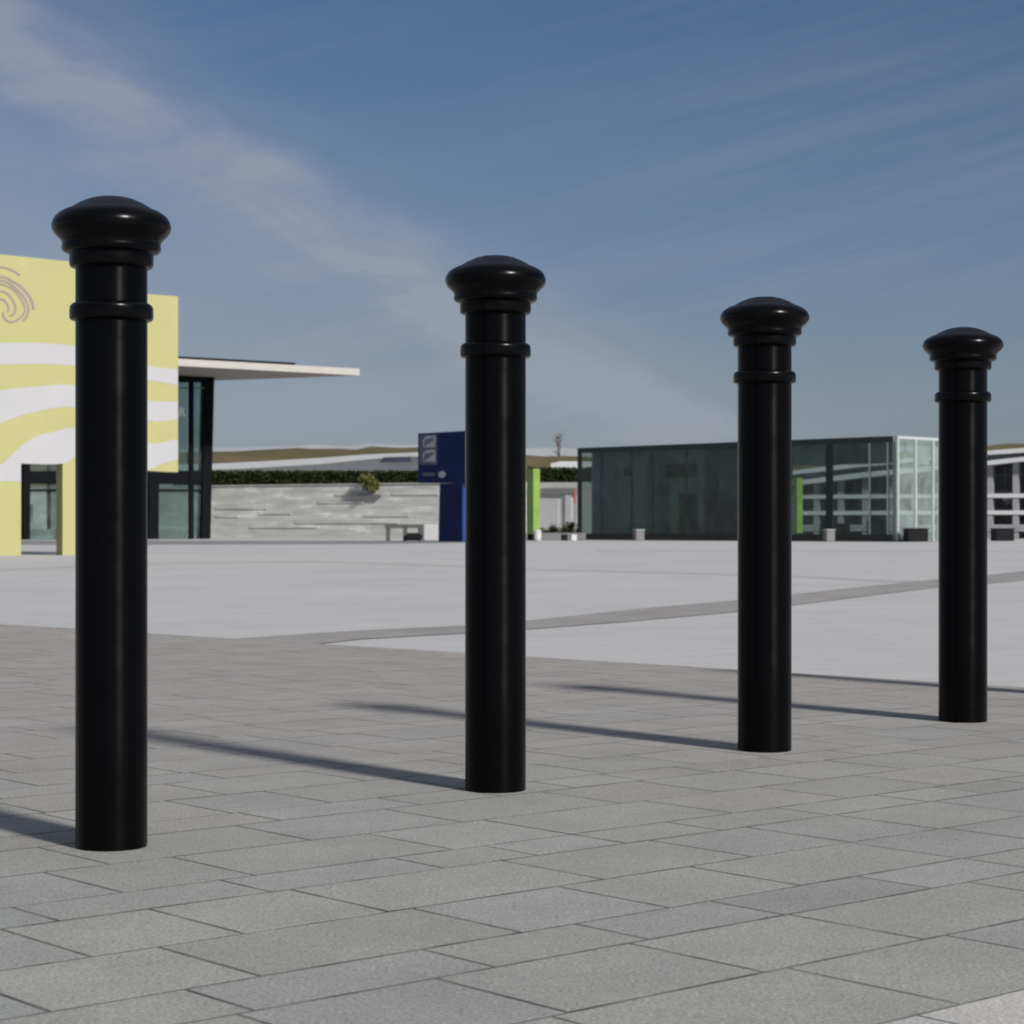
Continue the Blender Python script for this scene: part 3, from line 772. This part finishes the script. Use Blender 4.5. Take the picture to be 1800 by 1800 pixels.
rs = link('red_sign', boxbm(G(1010.5, 104.5, CAMH+(HY-872)*104.5/F), .09, .1, .7, 0, .01), M['red']); 
rp = thing('sign', G(1010.5, 104.5), 'narrow red sign on a thin post by the left corner of the pavilion', 'sign')
rs.parent = rp; rs.matrix_parent_inverse = PINV[rp.name]; rs.name = 'sign_board'
link('sign_post', boxbm(G(1011, 104.6, 1.0), .05, .05, 2.0), M['midgrey'], rp)

# ------------------------------------------------------------------ three-storey building on the right
RB = Plane(1800, 118, 1300, 124)
if RB.n.y < 0: RB.n = -RB.n
rb = thing('office_building', G(1650, 140), 'three-storey white building with dark windows under a sloping roof, at the right edge', 'building')
bm = bmesh.new(); P = [RB.pt(x, y, .6) for x, y in ((1330, 857), (1410, 849), (1523, 836), (1735, 815), (1800, 808), (2250, 770), (2250, 900), (1330, 900))]
P[-1].z = P[-2].z = 0; prism(bm, P, RB.n*6); link('wall', bm, M['midgrey'], rb)
RT = [(1300, 864), (1410, 850), (1523, 837), (1735, 816), (1800, 809), (2250, 772)]
def rpoly(pts, th, off, m, name, par=rb): return link(name, poly(RB, pts, th, off), m, par)
rf = rpoly([(1300, 845), (1394, 829), (1520, 814), (1735, 794), (1800, 789), (2250, 752), (2250, 763), (1800, 797), (1735, 801), (1520, 822), (1394, 836), (1300, 850)], 7, -1.2, M['white'], 'roof')
rpoly([(1300, 858), (1410, 845), (1523, 831), (1735, 811.5), (1800, 804), (2250, 764), (2250, 775), (1800, 812), (1735, 819), (1523, 840), (1410, 853), (1300, 864)], 1.2, -1.0, M['white'], 'roof_edge')
rpoly([(1300, 850), (1394, 836), (1520, 822), (1735, 801), (1800, 797), (2250, 763), (2250, 764), (1800, 804), (1735, 811.5), (1523, 831), (1410, 845), (1300, 858)], .5, -.6, M['pict'], 'roof_band')
for y0, y1 in ((868, 875), (897.5, 904.5), (922, 934)):
    # storeys converge towards the horizon as the wall recedes
    k0, k1 = (HY-y0)*RB.D(1765)/F+CAMH, (HY-y1)*RB.D(1765)/F+CAMH
    k1 = max(k1, 0)
    a, b = RB.pt(1330, 900), RB.pt(2250, 900)
    bm = bmesh.new(); q = -RB.n*.45
    prism(bm, [up_(a, k0)+q, up_(b, k0)+q, up_(b, k1)+q, up_(a, k1)+q], RB.n*.5); link('floor_slab', bm, M['white'] if y1 < 920 else M['pier'], rb)
px = 1330; xs_ = []
p0 = RB.pt(1742, 900); base_t = (p0-RB.a).dot(RB.d)
step = abs((RB.pt(1787, 900)-p0).dot(RB.d))
zr = [(HY-y)*RB.D(1765)/F+CAMH for y in (821, 862, 878, 893, 908, 921)]
for i in range(-12, 18):
    c = RB.a+RB.d*(base_t+i*step)
    if not (1335 < 900+F*c.x/c.y < 2230): continue
    q = -RB.n*.4
    cpx = 900+F*c.x/c.y; zr[0] = CAMH+(HY-interp(RT, cpx)-1)*c.y/F
    bm = bmesh.new(); prism(bm, [up_(c-RB.d*.16, 0)+q, up_(c+RB.d*.16, 0)+q, up_(c+RB.d*.16, zr[0])+q, up_(c-RB.d*.16, zr[0])+q], RB.n*.4)
    link('pier', bm, M['pier'], rb)
    for (z1, z0) in ((zr[0]-.1, (zr[0]+zr[1])/2+.1), ((zr[0]+zr[1])/2, zr[1]), (zr[2], zr[3]), (zr[4], zr[5])):
        for f0, f1 in ((.2, .48), (.54, .86)):
            a = c+RB.d*(step*f0); b = c+RB.d*(step*f1); q2 = RB.n*.5
            bm = bmesh.new(); prism(bm, [up_(a, z0)+q2, up_(b, z0)+q2, up_(b, z1)+q2, up_(a, z1)+q2], RB.n*.08); link('window', bm, M['window'], rb)

# ------------------------------------------------------------------ light, sky, camera
SUN_EL, SUN_AZ = R(33), math.atan2(.63, -.776)            # azimuth measured from +Y towards +X
sd_ = Vector((math.sin(SUN_AZ)*math.cos(SUN_EL), math.cos(SUN_AZ)*math.cos(SUN_EL), math.sin(SUN_EL)))
sl = bpy.data.lights.new('Sun', 'SUN'); sl.energy = 5.0; sl.angle = R(5.5); sl.color = (1, .962, .915)
so = bpy.data.objects.new('Sun', sl); COL.objects.link(so); so.rotation_euler = sd_.to_track_quat('Z', 'Y').to_euler()
w = bpy.data.worlds.new('World'); scene.world = w; w.use_nodes = True; n = N(w.node_tree); w.node_tree.nodes.clear()
out = n.new('ShaderNodeOutputWorld'); bg = n.new('ShaderNodeBackground', in_Strength=.048)
sky = n.new('ShaderNodeTexSky', sky_type='NISHITA', sun_disc=False, sun_elevation=SUN_EL, sun_rotation=SUN_AZ, air_density=1.0, dust_density=.6, ozone_density=2.2, altitude=0.0)
tc = n.new('ShaderNodeTexCoord'); sx = n.new('ShaderNodeSeparateXYZ'); n.l(tc.outputs['Generated'], sx.inputs[0])
az = n.math('ARCTAN2', sx.outputs[0], sx.outputs[1]); el = n.math('ARCSINE', sx.outputs[2])
def nz(ax, ex, rot, scx, scy, seed, detail=5.0, rough=.55, dist=0.0):
    cb_ = n.new('ShaderNodeCombineXYZ'); n.l(ax, cb_.inputs[0]); n.l(ex, cb_.inputs[1]); cb_.inputs[2].default_value = seed
    mp = n.new('ShaderNodeMapping', vector_type='POINT'); mp.inputs['Rotation'].default_value = (0, 0, rot); n.l(cb_.outputs[0], mp.inputs[0])
    mp2 = n.new('ShaderNodeMapping'); mp2.inputs['Scale'].default_value = (scx, scy, 1); n.l(mp.outputs[0], mp2.inputs[0])
    t = n.new('ShaderNodeTexNoise', in_Scale=1.0, in_Detail=detail, in_Roughness=rough, in_Distortion=dist); n.l(mp2.outputs[0], t.inputs[0]); return t.outputs[0]
n1 = nz(az, el, R(25), 7, 22, 1.3)                # along the main band
n2 = nz(az, el, R(-13), 4, 60, 4.1, 8.0, .68, .3)  # fine streaks rising to the right
n3 = nz(az, el, R(-13), 3, 11, 7.7, 3.0)
n4 = nz(az, el, R(8), 10, 34, 9.2, 6.0, .62, .6)
line = n.math('SUBTRACT', n.math('ADD', el, n.math('MULTIPLY', az, .56)), .0925)
line = n.math('ADD', line, n.math('MULTIPLY', n.math('SUBTRACT', n1, .5), .075))
line = n.math('ADD', line, n.math('MULTIPLY', n.math('SUBTRACT', n2, .5), .028))
d = n.math('DIVIDE', line, .025)
band = n.math('POWER', 2.718, n.math('MULTIPLY', n.math('MULTIPLY', d, d), -1))
band = n.math('MULTIPLY', band, n.ramp(n4, [(.3, .3), (.52, .75), (.72, 1.15)]))
low = n.math('MULTIPLY', n.ramp(line, [(0, 1.0), (.05, 0)]) if False else n.math('SMOOTH_MIN', 1.0, n.math('MAXIMUM', n.math('MULTIPLY', n.math('SUBTRACT', .03, line), 9.0), 0.0), .2), n.math('ADD', .16, n.math('MULTIPLY', n4, .48)))
streak = n.math('MULTIPLY', n.ramp(n2, [(.40, 0.0), (.66, 1.0)]), n.ramp(n3, [(.35, .04), (.7, .22)]))
cl = n.math('ADD', n.math('ADD', n.math('MULTIPLY', band, .85), low), streak, clamp=True)
cl = n.math('ADD', n.math('MULTIPLY', cl, .92), n.math('MULTIPLY', n.math('MAXIMUM', n.math('SUBTRACT', el, .34), 0.0), 1.4), clamp=True)  # extra cloud high overhead, out of view, added to make ambient light less blue
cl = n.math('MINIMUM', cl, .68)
tint = n.mix(1.0, sky.outputs[0], (.74, .86, 1.09), 'MULTIPLY')
hz_ = n.math('POWER', n.math('SUBTRACT', 1.0, n.math('MINIMUM', n.math('MULTIPLY', n.math('ABSOLUTE', el), 3.2), 1.0)), 2.0)
tint = n.mix(n.math('MULTIPLY', hz_, .55), tint, (5.6, 6.1, 7.1))
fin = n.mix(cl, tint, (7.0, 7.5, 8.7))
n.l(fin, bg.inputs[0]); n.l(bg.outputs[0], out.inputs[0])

cam = bpy.data.cameras.new('Camera'); co = bpy.data.objects.new('Camera', cam); COL.objects.link(co); scene.camera = co
co.location = (0, 0, CAMH); co.rotation_euler = (R(90), 0, 0)
cam.sensor_width = 36; cam.lens = 36*F/1800; cam.shift_y = 28/1800; cam.clip_start = .05; cam.clip_end = 6000
cam.dof.use_dof = True; cam.dof.focus_distance = 4.6; cam.dof.aperture_fstop = 15
scene.view_settings.view_transform = 'Standard'; scene.view_settings.look = 'None'; scene.view_settings.exposure = 0.0; scene.view_settings.gamma = 1
scene.render.resolution_x = scene.render.resolution_y = 1024
scene.cycles.transparent_max_bounces = 16
scene.cycles.filter_width = 1.9
